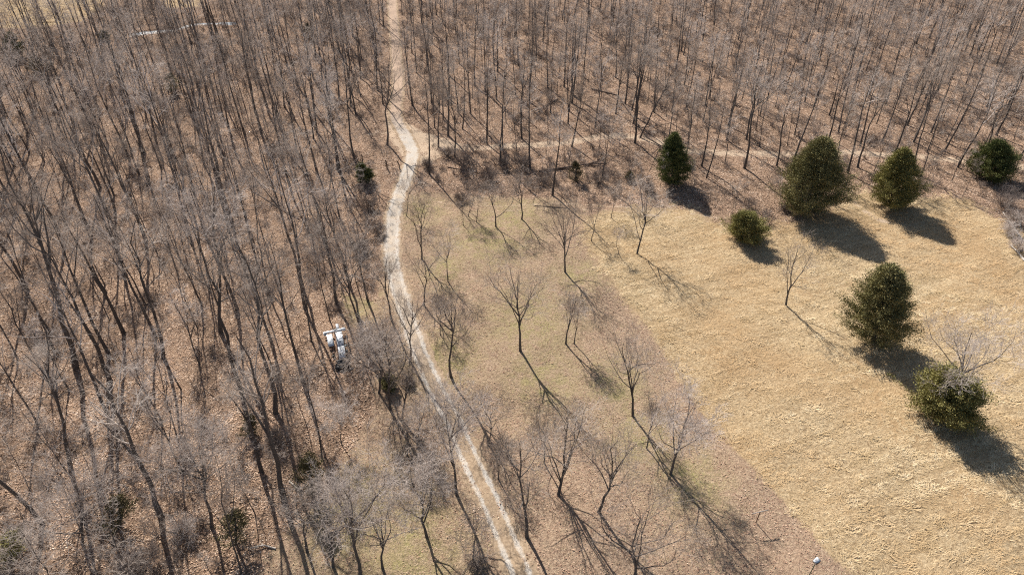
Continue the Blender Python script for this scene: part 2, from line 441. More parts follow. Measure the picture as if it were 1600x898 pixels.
# ------------------------------------------------------------------ instancing for things nobody could count
def stuff_points(name, pts, variants, scl, rz, label, tilt=.0, seed=0):
    n = len(pts); r = np.random.default_rng(seed)
    me = bpy.data.meshes.new(name); me.vertices.add(n)
    me.vertices.foreach_set("co", np.ascontiguousarray(pts, np.float32).ravel())
    a = me.attributes.new("rot", 'FLOAT_VECTOR', 'POINT')
    rot = np.stack([r.uniform(-tilt, tilt, n), r.uniform(-tilt, tilt, n), rz], -1).astype(np.float32); a.data.foreach_set("vector", rot.ravel())
    a = me.attributes.new("scl", 'FLOAT_VECTOR', 'POINT')
    scl = np.asarray(scl, np.float32)
    if scl.ndim == 1: scl = np.repeat(scl[:, None], 3, 1)
    a.data.foreach_set("vector", np.ascontiguousarray(scl).ravel())
    a = me.attributes.new("idx", 'INT', 'POINT'); a.data.foreach_set("value", r.integers(0, len(variants), n).astype(np.int32))
    col = bpy.data.collections.new(name + "_kinds")
    for k, v in enumerate(variants):
        col.objects.link(bpy.data.objects.new("%s_kind" % name, v))
    ng = bpy.data.node_groups.new(name + "_scatter", 'GeometryNodeTree')
    ng.interface.new_socket("Geometry", in_out='INPUT', socket_type='NodeSocketGeometry')
    ng.interface.new_socket("Geometry", in_out='OUTPUT', socket_type='NodeSocketGeometry')
    gi = ng.nodes.new("NodeGroupInput"); go = ng.nodes.new("NodeGroupOutput")
    ip = ng.nodes.new("GeometryNodeInstanceOnPoints"); ci = ng.nodes.new("GeometryNodeCollectionInfo")
    ci.inputs[0].default_value = col; ci.inputs[1].default_value = True; ci.inputs[2].default_value = True
    def na(nm, t):
        x = ng.nodes.new("GeometryNodeInputNamedAttribute"); x.data_type = t; x.inputs[0].default_value = nm; return x.outputs[0]
    ng.links.new(gi.outputs[0], ip.inputs["Points"]); ng.links.new(ci.outputs[0], ip.inputs["Instance"])
    ip.inputs["Pick Instance"].default_value = True
    ng.links.new(na("idx", 'INT'), ip.inputs["Instance Index"])
    e2r = ng.nodes.new("FunctionNodeEulerToRotation")
    ng.links.new(na("rot", 'FLOAT_VECTOR'), e2r.inputs[0]); ng.links.new(e2r.outputs[0], ip.inputs["Rotation"])
    ng.links.new(na("scl", 'FLOAT_VECTOR'), ip.inputs["Scale"])
    ng.links.new(ip.outputs[0], go.inputs[0])
    o = link(name, me); md = o.modifiers.new("scatter", 'NODES'); md.node_group = ng
    return tag(o, label, kind='stuff')

def leaf_patch(seed, n=44, rad=.8, size=(.09, .19)):
    r = np.random.default_rng(seed)
    a = r.uniform(0, 2 * np.pi, n); d = rad * np.sqrt(r.uniform(0, 1, n))
    c = np.stack([d * np.cos(a), d * np.sin(a), r.uniform(.0, .07, n)], -1)
    s = r.uniform(*size, n) / 2; t = r.uniform(0, 2 * np.pi, n)
    u = np.stack([np.cos(t), np.sin(t), r.uniform(-.6, .6, n)], -1); v = np.stack([-np.sin(t), np.cos(t), r.uniform(-.6, .6, n)], -1)
    u *= s[:, None] * 1.35; v *= s[:, None] * .8
    V = np.stack([c - u, c + v, c + u, c - v], 1).reshape(-1, 3)
    V[:, 2] = np.maximum(V[:, 2], .0) + .01
    return mesh_np("leaf_patch", V, np.arange(4 * n).reshape(-1, 4), mat=M_leaf)
def leaf_patch_thin(seed, **k):
    me = leaf_patch(seed, **k); me.materials.clear(); me.materials.append(M_leaf_thin); return me
def tuft(seed, n=16, ln=(.22, .5), w=.025, lean=1.0, spread=.22, mat=None, heading=None, k=1.0):
    r = np.random.default_rng(seed)
    a = r.uniform(0, 2 * np.pi, n)
    if heading is not None: a = heading + r.normal(0, .8, n)
    L = r.uniform(*ln, n); el = r.uniform(.15, 1.0, n) * (1.35 - lean * .5)
    b = np.stack([r.normal(0, spread, n), r.normal(0, spread, n), np.zeros(n)], -1)
    d = np.stack([np.cos(a) * np.cos(el), np.sin(a) * np.cos(el), np.sin(el)], -1)
    side = np.stack([-np.sin(a), np.cos(a), np.zeros(n)], -1) * w
    mid = b + d * L[:, None] * .55; tip = b + d * L[:, None] + np.stack([np.cos(a), np.sin(a), -.6 * np.ones(n)], -1) * (L * .25)[:, None]
    tip[:, 2] = np.maximum(tip[:, 2], .02)
    V = np.stack([b - side, b + side, mid + side * .8, mid - side * .8, tip], 1).reshape(-1, 3)
    o = np.arange(n)[:, None] * 5
    loops = np.concatenate([o + [0, 1, 2, 3], o + [3, 2, 4]], 1).ravel(); cnt = np.tile([4, 3], n)
    return mesh_np("tuft", V, loops, cnt, mat=mat)

def jitter_grid(x0, x1, y0, y1, step, r):
    xs = np.arange(x0, x1, step); ys = np.arange(y0, y1, step)
    a, b = np.meshgrid(xs, ys); a = a.ravel() + r.uniform(-.5, .5, a.size) * step; b = b.ravel() + r.uniform(-.5, .5, b.size) * step
    return a, b
def near_frame(x, y, m=60):
    px, py, s = to_px(x, y); return (px > -m) & (px < 1600 + m) & (py > -m) & (py < 898 + m)
r0 = np.random.default_rng(5)
def on_road(x, y, half): return dist_line(ROAD[::2], x, y) < half
# leaves over the wood, thinner in the clearing and field
x, y = jitter_grid(-185, 185, 22, 255, .95, r0)
k = near_frame(x, y); x, y = x[k], y[k]
f, c, g = zone_masks(x, y)
keep_p = np.where(f > .5, .0, np.where(c > .5, .0, .9))
ds = dist_line(SIDE[::3], x, y); keep_p = np.where(ds < 1.4, .35, keep_p)
keep_p = np.where(soft(FORK, x, y, 2) > .5, .15, np.where(soft(OPENING, x, y, 4) > .5, .55, keep_p))
keep_p *= np.where(dist_line(EDGE[::3], x, y) < 1.6, .3, 1)
dr = dist_line(ROAD[::2], x, y)
_, pyy, _ = to_px(x, y)
keep_p = np.where(dr < 2.1, np.where(pyy > 560, .06, .03), keep_p)
k = (r0.random(len(x)) < keep_p) & ~((f <= .5) & (c > .5) & (r0.random(len(x)) < g * .6))
k &= dist_line(CREEK[::3], x, y) > 2
x, y = x[k], y[k]; n_ = len(x)
stuff_points("leaf_litter", np.stack([x, y, wave(x, y)], -1), [leaf_patch(i) for i in range(6)], r0.uniform(.8, 1.25, n_), r0.uniform(0, 6.28, n_), "tan and brown fallen leaves covering the ground under the trees")
x, y = jitter_grid(-80, 110, 20, 130, .8, r0)
k = near_frame(x, y); x, y = x[k], y[k]
f, c, g = zone_masks(x, y); _, pyy, _ = to_px(x, y)
dr = dist_line(ROAD[::2], x, y)
k = (c > .4) & (dr > 1.0) & (r0.random(len(x)) < np.where(f > .5, .12, .75 - .5 * g) * np.where(dr < 2.2, .4, 1))
x, y = x[k], y[k]; n_ = len(x)
stuff_points("scattered_leaves", np.stack([x, y, wave(x, y)], -1), [leaf_patch_thin(60 + i, n=18, rad=.8, size=(.05, .14)) for i in range(6)], r0.uniform(.8, 1.25, n_), r0.uniform(0, 6.28, n_), "small brown leaves strewn thinly over the clearing")
# straw tussocks in the field, combed towards the upper right
x, y = jitter_grid(-185, 130, 22, 255, .34, r0)
k = near_frame(x, y); x, y = x[k], y[k]
f, c, g = zone_masks(x, y)
clump = .5 + .5 * np.sin(x * 1.7 + 2 * np.sin(y * .9)) * np.sin(y * 2.1 + 2 * np.sin(x * .7))
clump = clump * (.5 + .5 * np.sin(x * .83 + 1.7 * np.sin(y * .37)) * np.sin(y * .71 + 2.1 * np.sin(x * .29)))
k = (f > .08 + .84 * r0.random(len(x))) & (r0.random(len(x)) < .34 + .66 * clump) & ~((y > 150) & (r0.random(len(x)) < .5))
_a = at(1380, 690)[:2]; _b = at(1480, 662)[:2]; _d = (_b - _a) / np.linalg.norm(_b - _a)
def field_streak(x, y):
    pp = -_d[1] * x + _d[0] * y + .5 * np.sin(.11 * x + .07 * y) + .25 * np.sin(.5 * x)
    return np.sin(pp * 2 * np.pi / 1.15) * .5 + np.sin(pp * 2 * np.pi / 3.7 + 1) * .5
k &= ~((field_streak(x, y) < -.35) & (r0.random(len(x)) < .6))
k &= ~((dist_line(GAP[::3], x, y) < 1.6) & (r0.random(len(x)) < .7)) & ~((dist_line(EDGE[::3], x, y) < 1.4) & (r0.random(len(x)) < .75))
x, y = x[k], y[k]; n_ = len(x)
head = .5 + .5 * np.sin(x * .05) + r0.normal(0, .55, n_)
streak = field_streak(x, y)
sz = r0.uniform(.42, .98, n_) * (1 + .32 * streak * (.6 + .4 * np.sin(x * .13 + 2) * np.sin(y * .17))) * (1 + .5 * (np.sin(x * .8 + y * 1.3 + 2 * np.sin(x * .31)) > .75))
stuff_points("dry_field_grass", np.stack([x, y, wave(x, y)], -1), [tuft(20 + i, mat=M_straw, heading=0.0) for i in range(6)], sz, head, "straw coloured dry grass flattened in tussocks over the field")
print("straw", n_)
x, y = jitter_grid(-80, 80, 20, 140, .42, r0)
k = near_frame(x, y); x, y = x[k], y[k]
f, c, g = zone_masks(x, y)
k = (c > .5) & (f < .5) & (dist_line(ROAD[::2], x, y) > 2.0 + r0.uniform(-.5, .4, len(x))) & (r0.random(len(x)) < .35 + .6 * g)
x, y = x[k], y[k]; n_ = len(x)
stuff_points("short_clearing_grass", np.stack([x, y, wave(x, y)], -1), [tuft(40 + i, n=14, ln=(.08, .22), w=.018, spread=.17, mat=M_short) for i in range(5)], r0.uniform(.7, 1.2, n_), r0.uniform(0, 6.28, n_), "short worn olive grass growing in the clearing")
print("short", n_)

# ------------------------------------------------------------------ trees
def grow(par, prad, per, t0, t1, length, angle, up, jit, K, rng, rscale=.55, rmax=1.0, rtip=.25, t_pow=1.0):
    """children along parent polylines par (B,Kp,3); returns pts, radii"""
    B, Kp, _ = par.shape; n = B * per
    pi = np.repeat(np.arange(B), per)
    t = t0 + (t1 - t0) * rng.random(n) ** t_pow
    if per >= 1:
        strat = np.tile((np.arange(per) + .5) / per, B); t = .5 * t + .5 * (t0 + (t1 - t0) * strat)
    f = t * (Kp - 1); i = np.minimum(f.astype(int), Kp - 2); w = (f - i)[:, None]
    p = par[pi, i] * (1 - w) + par[pi, i + 1] * w
    rr = prad[pi, i] * (1 - w[:, 0]) + prad[pi, i + 1] * w[:, 0]
    d = par[pi, i + 1] - par[pi, i]; d /= np.linalg.norm(d, axis=1, keepdims=True) + 1e-9
    ref = rng.normal(size=(n, 3)); s = np.cross(d, ref); s /= np.linalg.norm(s, axis=1, keepdims=True) + 1e-9
    az = np.tile(np.arange(per) * 2.39996, B) + rng.uniform(0, 6.28, B).repeat(per)
    ex = np.cross(d, np.array([.13, .97, .2])); ex /= np.linalg.norm(ex, axis=1, keepdims=True) + 1e-9
    ey = np.cross(d, ex)
    s2 = ex * np.cos(az)[:, None] + ey * np.sin(az)[:, None]
    s = s * .35 + s2; s /= np.linalg.norm(s, axis=1, keepdims=True)
    ang = angle * rng.uniform(.7, 1.3, n)
    dirn = d * np.cos(ang)[:, None] + s * np.sin(ang)[:, None]
    L = length * rng.uniform(.6, 1.25, n)
    if callable(getattr(length, '__call__', None)): pass
    pts = np.zeros((n, K, 3)); pts[:, 0] = p
    for k in range(1, K):
        dirn = dirn + np.array([0, 0, up]) / K + rng.normal(0, jit, (n, 3))
        dirn /= np.linalg.norm(dirn, axis=1, keepdims=True)
        pts[:, k] = pts[:, k - 1] + dirn * (L / (K - 1))[:, None]
    r_0 = np.minimum(rr * rscale, rmax)
    rad = r_0[:, None] * np.linspace(1, rtip, K)[None]
    return pts, rad, t

def make_tree(seed, h, crown_r, base_r, first=.45, lean=(0, 0), n1=10, n2=6, n3=6, n4=5, fork=True, twig=.011,
              split_limbs=False, angle1=.75, up1=.7, wiggle=.035, twig_mat=None, upright=.35, vase=False, leaders=0):
    rng = np.random.default_rng(seed)
    K = 9
    t = np.linspace(0, 1, K)[:, None]
    wob = np.cumsum(rng.normal(0, wiggle, (K, 2)), 0) * h * np.sqrt(t) * .42
    wob -= wob[-1] * t
    trunk = np.concatenate([np.array(lean)[None] * t + wob, t * h], 1)
    trunk[0] = 0
    trad = base_r * (1 - .82 * t[:, 0] ** 1.0); trad[0] *= 1.25
    tr = Tubes(); tr.add(trunk - np.array([0, 0, .15]) * (t == 0), trad, 7)
    lim = Tubes(); twg = Tubes()
    stems = trunk[None]; srad = trad[None]
    l1, r1, t1 = grow(stems, srad, n1, first, .97, 1.0, angle1, up1, .15, 6, rng, .62)
    # crown envelope: lower limbs longest at mid crown
    rel = (t1 - first) / (1 - first)
    env = crown_r * (1.25 * np.sin(np.pi * np.clip(.22 + .72 * rel, 0, 1)) + .12)
    l1 = l1[:, :1] + (l1 - l1[:, :1]) * env[:, None, None]
    r1 = np.minimum(r1, (.013 * env + .01)[:, None] * np.linspace(1.6, .5, 6)[None] * 1.6)
    m = crown_r / 4.0
    if vase:
        Lr = np.hypot((1 - first) * (1 - rel) * h * .68, crown_r * 1.05) * rng.uniform(.7, 1.15, len(rel))
        l1 = l1[:, :1] + (l1 - l1[:, :1]) / env[:, None, None] * Lr[:, None, None]
        r1 = np.minimum(r1 * 1.0, (.015 * Lr + .014)[:, None] * np.linspace(1.6, .4, 6)[None] * 1.4); m = max(m, h / 11)
    if leaders:
        tl = rng.uniform(first * .5, first * 1.9, leaders).clip(.08, .7)
        base = np.array([trunk[0] * (1 - q) + trunk[-1] * q for q in tl])
        ii = np.minimum((tl * (K - 1)).astype(int), K - 2); ff = (tl * (K - 1) - ii)[:, None]
        base = trunk[ii] * (1 - ff) + trunk[ii + 1] * ff
        aa = rng.uniform(0, 6.28) + np.arange(leaders) * 2 * np.pi / leaders + rng.normal(0, .5, leaders)
        H_ = (h - base[:, 2]) * rng.uniform(.72, 1.05, leaders); S_ = crown_r * rng.uniform(.45, 1.05, leaders)
        q = np.linspace(0, 1, 8)[None, :, None]
        end = base + np.stack([np.cos(aa) * S_, np.sin(aa) * S_, H_], -1)
        bow = np.stack([np.cos(aa), np.sin(aa), -.3 * np.ones(leaders)], -1) * (S_ * rng.uniform(-.22, .30, leaders))[:, None]
        lp = base[:, None] * (1 - q) + end[:, None] * q + bow[:, None] * np.sin(q * np.pi) + np.cumsum(rng.normal(0, .021, (leaders, 8, 3)), 1) * h * q
        lr = (base_r * .54 * rng.uniform(.75, 1.1, leaders))[:, None] * np.linspace(1, .16, 8)[None]
        lb, rb, _ = grow(lp, lr, 6, .2, .97, max(crown_r * .72, h * .16), .72, .6, .16, 6, rng, .6)
        l1 = np.concatenate([l1, lb]); r1 = np.concatenate([r1, rb])
    if fork:   # one or two big co-leaders
        nf = int(rng.integers(1, 3))
        lf, rf, tf = grow(stems, srad, nf, first * .8, first + .12, h * .42, .42, .9, .06, 7, rng, .8, rtip=.2)
        lf2, rf2, _ = grow(lf, rf, 5, .25, .95, 1.9 * m, .7, .5, .12, 6, rng, .6)
        l1 = np.concatenate([l1, lf2]); r1 = np.concatenate([r1, rf2])
    l2, r2, _ = grow(l1, r1, n2, .22, .98, 1.55 * m, .72, upright, .21, 5, rng, .6, .03)
    l3, r3, _ = grow(l2, r2, n3, .15, .98, .95 * m ** .7, .75, .15, .2, 4, rng, .6, twig * 1.5, .5)
    l4, r4, _ = grow(l3, r3, n4, .1, .98, .55 * m ** .5, .7, .05, .2, 3, rng, .8, twig, .45)
    r3 = np.maximum(r3, twig * .8); r4 = np.maximum(r4, twig * .55)
    r2 = np.maximum(r2, twig * 1.1)
    twg.add(l2, r2, 3); twg.add(l3, r3, 3); twg.add(l4, r4, 3)
    limbs = []
    big = list(range(len(l1)))
    if split_limbs:
        for i in range(n1):
            T = Tubes(); T.add(l1[i], r1[i], 5); limbs.append(T.mesh("limb", M_limb))
        if leaders:
            for i in range(leaders):
                T = Tubes(); T.add(lp[i], lr[i], 6); limbs.append(T.mesh("limb", M_bark))
        if fork:
            for i in range(len(lf)):
                T = Tubes(); T.add(lf[i], rf[i], 6); limbs.append(T.mesh("limb", M_bark))
        if len(l1) > n1: twg.add(l1[n1:], r1[n1:], 4)
        crown = twg
    else:
        twg.add(l1, r1, 4)
        if fork: tr.add(lf, rf, 6)
        crown = twg
    tm = tr.mesh("trunk", M_bark); cm = crown.mesh("crown", twig_mat or M_twig)
    return tm, cm, limbs

MAXL = {}
def add_tree(loc, meshes, label, group, rz=0.0, s=(1, 1, 1), name="bare_tree"):
    tm, cm, limbs = meshes
    r = empty(name, loc, rz); r.scale = s
    tag(r, label, "tree", group)
    link("trunk", tm, r); link("crown", cm, r)
    for l in limbs: link("limb", l, r)
    return r

# --- trees of the clearing, the road edge and other trees that stand out: foot pixel, top pixel, crown width in pixels
SINGLE = [
 # bx, by, tx, ty, cw, first, pale, label
 (635,338,640,283,40,.35,0,"slim bare tree hugging the road's right edge below the fork"),
 (659,405,664,318,46,.4,0,"thin straight bare tree between the road and the clearing's upper end"),
 (662,477,664,400,40,.4,0,"thin bare tree at the road's right edge where it bends, long shadow beside it"),
 (705,588,705,470,62,.4,0,"slender bare tree right of the twin wheel tracks with a bushy shadow"),
 (724,352,722,312,20,.4,0,"smallest left sapling of the row at the clearing's top edge"),
 (731,338,748,290,34,.2,0,"v-shaped young tree leaning right in the clearing's top left corner"),
 (744,347,746,305,18,.4,0,"upright sapling just right of the v-shaped young tree"),
 (775,354,772,285,40,.35,0,"bare young tree in the middle of the row at the clearing's top edge"),
 (815,343,814,270,50,.2,0,"forked bare tree at the right end of the row at the clearing's top edge"),
 (883,425,880,335,78,.25,0,"round crowned bare tree standing where the clearing meets the field"),
 (924,377,937,325,34,.35,0,"crooked sapling at the field's upper left corner"),
 (955,340,962,295,26,.4,0,"small bare sapling just below the field edge track"),
 (967,397,964,360,14,.5,0,"tiny leaning sapling left of the forked field tree"),
 (995,397,1012,305,66,.3,0,"forked bare tree with a long split shadow on the straw field"),
 (884,537,901,462,38,.4,0,"left stem of the pair of slim trees in mid clearing"),
 (897,537,912,472,32,.4,0,"right stem of the pair of slim trees in mid clearing"),
 (813,548,810,430,92,.3,0,"open fan shaped bare tree in the centre of the clearing"),
 (989,649,975,540,62,.35,0,"slim bare tree standing on the green strip of the clearing"),
 (1010,701,1022,628,36,.4,0,"short bare tree on the green strip below the slim one"),
 (1048,740,1082,635,88,.25,1,"sturdy pale topped tree casting the clearing's darkest fan of shadows"),
 (935,799,965,685,70,.35,0,"leaning bare tree bent to the right in the lower clearing"),
 (872,773,886,655,105,.2,0,"broad many stemmed bare tree in the lower clearing"),
 (823,838,812,690,100,.3,0,"bare tree with a low y-shaped fork beside the wheel tracks at the bottom"),
 (990,905,1000,800,120,.25,0,"wide spreading bare tree cut by the photo's bottom edge"),
 (763,695,768,622,54,.4,0,"dark stemmed bare tree just right of the wheel tracks"),
 (714,773,716,640,84,.35,1,"pale crowned bare tree in front of the wheel tracks left side"),
 (651,693,664,632,34,.4,0,"slim right leaning sapling left of the road's lower bend"),
 (637,712,634,650,34,.4,0,"thin upright bare tree beside the right leaning sapling"),
 (667,838,640,735,84,.35,1,"pale fuzzy crowned tree in the grass left of the wheel tracks"),
 (563,898,540,755,118,.35,1,"largest pale fuzzy crowned tree at the bottom left of the grass"),
 (533,690,530,640,52,.4,1,"small pale bare tree on the wood's edge below the wreck"),
 (480,862,462,770,56,.4,0,"bare tree with a dark trunk behind the olive evergreen at the bottom"),
 (598,600,592,510,56,.35,0,"bare tree growing beside the small roadside cedar"),
 (640,565,645,470,60,.4,0,"dark bare tree leaning over the road's left side at its bend"),
 (612,500,606,400,54,.4,0,"bare tree close against the road's left edge above the bend"),
 (1228,477,1246,386,50,.25,0,"lone thin bare tree out in the straw field with a needle shadow"),
 (1485,640,1515,515,105,.3,1,"thin bare tree rising behind the yellowish green round cedar"),
 (688,523,686,478,22,.4,0,"tiny stem between the road's right edge and the bushy shadowed tree"),
 (850,722,857,655,50,.35,0,"thin bare tree left of the broad many stemmed one"),
 (779,748,784,690,32,.4,0,"skinny stem right of the wheel tracks halfway down"),
 (520,885,503,785,80,.35,0,"left dark stem at the bottom edge of the grass beside the wood"),
 (598,888,590,800,70,.35,0,"bare tree between the two pale fuzzy crowned ones at the bottom"),
 (700,440,698,372,44,.3,0,"faint bushy tree right of the thin straight one in the upper clearing"),
 (740,880,745,815,60,.25,0,"low bare tree over the twig heap by the wheel tracks"),
 (575,470,556,330,110,.35,0,"dark many branched tree overhanging the road's left side above the bend"),
 (562,505,540,375,100,.4,0,"curving dark tree right above the white wreck"),
 (610,640,604,520,80,.35,0,"bare tree with spreading limbs on the verge below the bend"),
 (628,655,640,565,56,.35,0,"thin forked tree behind the verge cedar's shadow"),
 (592,614,586,520,70,.35,1,"pale crowned tree between the wreck and the road"),
 (345,520,330,275,150,.5,1,"large pale limbed tree high in the middle of the left wood"),
 (255,560,200,330,120,.5,0,"tall straight trunk with a leaning crown in the left wood's centre"),
 (605,227,607,75,120,.42,0,"big dark straight tree standing alone at the road fork"),
 (893,230,912,115,70,.5,0,"dark leaning trunk with a small crown behind the side path"),
 (1163,263,1192,85,130,.45,1,"large pale spreading tree right of the conical cedar"),
 (1427,222,1458,112,110,.45,0,"thick dark tree behind the two right hand cedars"),
 (1096,260,1116,140,60,.45,0,"slim pale tree standing just behind the conical cedar's right side"),
 (992,224,1006,55,70,.5,0,"tall pale twin trunk tree beside the side path"),
 (962,178,978,75,50,.4,0,"cluster stem tree behind the side path in mid wood"),
 (118,575,-12,190,150,.5,0,"massive dark trunk leaning at the far left of the wood"),
 (378,610,300,345,150,.5,0,"big forked tree in the middle of the left wood"),
 (430,645,365,350,130,.5,0,"tall dark trunk right of the big forked tree"),
 (128,850,118,755,150,.25,1,"broad pale thorny looking tree at the bottom left"),
 (545,440,490,250,130,.5,1,"pale limbed tree above the wood's inner edge near the road"),
 (110,735,60,500,100,.5,0,"thick double trunk above the broad pale tree at the lower left"),
 (330,822,310,690,120,.4,1,"pale bushy tree at the bottom between the two loose evergreens"),
 (1000,215,1050,110,60,.45,0,"thin bare tree at the kink of the side path"),
 (1340,262,1385,120,60,.5,0,"slender leaning tree between the two broad cedars"),
 (1545,225,1575,130,80,.4,0,"curving bare tree right above the far right cedar"),
 (710,245,706,130,50,.5,0,"bare tree at the start of the side path"),
 (685,230,683,110,56,.5,0,"dark bare tree rooted on the bank above the side path"),
]
occupied = []
n_ind = 0
for i, (bx, by, tx, ty, cw, first, pale, lab) in enumerate(SINGLE):
    b = at(bx, by); T = top_of(b, tx, ty); _, _, s = to_px(b[0], b[1], T[2] * .6)
    h = max(2.0, T[2] - b[2]); cr = cw / s / 2
    if h < 16: cr *= 1.35; h *= 1.08
    base_r = .028 * h ** .85 * (.5 if h < 9 else .66 if h < 15 else .6)
    small = h < 6
    ms = make_tree(1000 + i, h * .93, cr, max(base_r, .05), first, lean=(T[0] - b[0], float(np.random.default_rng(i).uniform(-.05, .05)) * h),
                   n1=5 if small else 7 if h < 16 else 11, n2=3 if small else (5 if pale or h > 16 else 4), n3=3 if small else (4 if pale or h > 16 else 3), n4=2 if small else (5 if pale else 4 if h > 16 else 3),
                   fork=h > 16, twig=.0095 if not pale else .011, split_limbs=True, wiggle=.05, vase=h < 16, leaders=(0 if h > 16 else 2 if cw < 36 else 3 if cw < 60 else 5), upright=.8 if h < 16 else .35,
                   twig_mat=M_paletwig if pale else M_twig, angle1=float(np.clip(math.atan2(cr * 1.7, (1 - first) * h * .62), .35, .95)))
    grp = "bare trees of the clearing" if h < 15 else "standout bare trees of the wood"
    add_tree((b[0], b[1], b[2] - .05), ms, lab, grp)
    occupied.append((b[0], b[1], 2.4)); n_ind += 1

# --- the wood
WOOD_V = []
specs = [  # h, crown, base_r, first, pale
 (22, 3.6, .24, .50, 0), (20, 3.0, .19, .55, 0), (23, 4.4, .30, .45, 1), (18, 2.6, .15, .52, 0), (21, 3.4, .21, .55, 1),
 (16, 2.2, .12, .45, 0), (19, 3.2, .20, .42, 0), (24, 4.0, .28, .55, 0), (14, 2.0, .10, .40, 1), (17, 3.0, .16, .5, 1),
 (20, 3.8, .24, .45, 0), (15, 2.4, .12, .5, 0), (22, 3.0, .20, .6, 0), (12, 2.2, .09, .35, 0)]
for i, (h, cr, br, fi, pale) in enumerate(specs):
    r_ = np.random.default_rng(300 + i)
    WOOD_V.append((h, make_tree(500 + i, h, cr * 1.15, br * (1.15 if i % 4 == 0 else .72), fi * .88, lean=tuple(r_.normal(0, h * .055, 2)), n1=10, n2=4, n3=4, n4=3, fork=(i % 3 != 1), twig=.0105,
                   wiggle=.027, twig_mat=M_paletwig if pale else M_twig)))
r1 = np.random.default_rng(12)
KEEP_OUT = P([(492,508),(562,508),(600,690),(510,690)])
cand = []
cell = {}
def ok(x, y, d):
    ci, cj = int(x // 5), int(y // 5)
    for a in (-1, 0, 1):
        for b_ in (-1, 0, 1):
            for (u, v) in cell.get((ci + a, cj + b_), ()):
                if (u - x) ** 2 + (v - y) ** 2 < d * d: return False
    return True
def put(x, y): cell.setdefault((int(x // 5), int(y // 5)), []).append((x, y))
for (x_, y_, d_) in occupied: put(x_, y_)
NC = 9000
cx = r1.uniform(-215, 205, NC); cy = r1.uniform(12, 285, NC)
f, c, g = zone_masks(cx, cy)
dr = dist_line(ROAD[::2], cx, cy); ds = dist_line(SIDE[::3], cx, cy); de = dist_line(EDGE[::3], cx, cy); dk = dist_line(CREEK[::3], cx, cy)
fk = soft(OPENING, cx, cy, 2)
px, py, ps = to_px(cx, cy)
bad = (f > .35) | (c > .3) | (dr < 2.6) | (ds < 1.6) | (de < 2.5) | (dk < 2.0) | ((dk < 7) & (px > 190) & (px < 345) & (r1.random(NC) < .6)) | (fk > .4) | inside(KEEP_OUT, cx, cy)
# the scrub belt between side path and clearing carries brush, not tall trees; and the bank above the field
belt = (px > 560) & (px < 1010) & (py > 236) & (py < 318)
bad |= belt & (r1.random(NC) < .93)
bad |= (px > 1010) & (py > 285)
bad |= (px > 560) & (px < 640) & (py > 240) & (py < 420)
bad |= (px > 1480) & (py > 300)
bad |= (py > 905) & (px > 300)
for (a_, b_, w_) in [(1050,300,34),(1262,350,70),(1395,338,52),(1545,290,46),(1168,385,50)]:
    bad |= (np.abs(px - a_) < w_) & (np.abs(py - b_ + 6) < w_ * .8)
for i in np.nonzero(~bad)[0]:
    left = px[i] < 600
    d = (4.45 if left else 4.9) * r1.uniform(.5, 1.5)
    if cx[i] * 0 + ok(cx[i], cy[i], d):
        put(cx[i], cy[i]); cand.append((cx[i], cy[i], px[i], py[i], ps[i]))
print("wood trees", len(cand))
cand = np.array(cand)
pick = r1.integers(0, len(specs), len(cand))
hs = r1.uniform(.78, 1.12, len(cand)) * np.where(cand[:, 2] < 590, 1, .84)
# slimmer trees nearer the open edges
inview = (cand[:, 2] > -20) & (cand[:, 2] < 1620) & (cand[:, 3] > -5) & (cand[:, 3] < 1010)
size = cand[:, 4] * hs * np.array([specs[p][0] for p in pick]) * np.where(inview, 1, 0)
order = np.argsort(-size)
nsel = 296 - len(SINGLE)
ind = set(order[:nsel].tolist())
used_lab = set()
ONES = "zero one two three four five six seven eight nine ten eleven twelve thirteen fourteen fifteen sixteen seventeen eighteen nineteen".split()
TENS = "x x twenty thirty forty fifty sixty seventy eighty ninety".split()
def words(v):
    v = int(max(0, min(99, round(v))))
    return ONES[v] if v < 20 else TENS[v // 10] + ("-" + ONES[v % 10] if v % 10 else "")
def wood_label(px, py, h, pale, near):
    size_ = "tall" if h > 21 else "mid-height" if h > 16.5 else "small"
    look = ("pale " if pale else "grey ") + size_
    if near: return "%s bare tree standing nearest to the %s" % (look, near)
    for dx, dy in ((0, 0), (.6, 0), (0, .6), (-.6, 0), (0, -.6), (.6, .6), (-.6, -.6)):
        if py <= 898: lab = "%s bare tree, its foot %s percent across and %s percent down the photo" % (look, words(px / 16 + dx), words(py / 8.98 + dy))
        else: lab = "%s bare tree rooted just below the photo's bottom edge, %s percent across" % (look, words(px / 16 + dx))
        if lab not in used_lab: break
    used_lab.add(lab); return lab
LANDMARKS = [(530,545,"white trailer wreck"),(1050,285,"conical dark green cedar"),(1258,330,"largest cedar"),(1390,322,"leaning olive yellow cedar"),(1545,280,"cedar at the far right"),
 (605,227,"big tree at the road fork"),(552,250,"end of the wire fence"),(893,230,"dark leaning trunk by the side path"),(1163,263,"large pale spreading tree"),(1427,222,"thick dark tree behind two cedars"),
 (290,40,"pale glint stones of the creek"),(118,575,"massive leaning trunk at far left"),(378,610,"big forked tree of the left wood"),(486,770,"loose olive evergreen"),(24,90,"narrow upper left cedar"),(613,60,"road where it leaves the top"),
 (900,283,"thin brownish cedar"),(15,880,"yellow green corner bush"),(368,850,"brownish evergreen at the bottom"),(388,680,"small dull evergreen in the wood")]
near_of = {}
for a_, b_, nm in LANDMARKS:
    q_ = at(a_, b_); best = sorted((i for i in ind if i not in near_of), key=lambda i: (cand[i][0] - q_[0]) ** 2 + (cand[i][1] - q_[1]) ** 2)[0]
    if math.hypot(cand[best][0] - q_[0], cand[best][1] - q_[1]) < 9: near_of[best] = nm
far = []
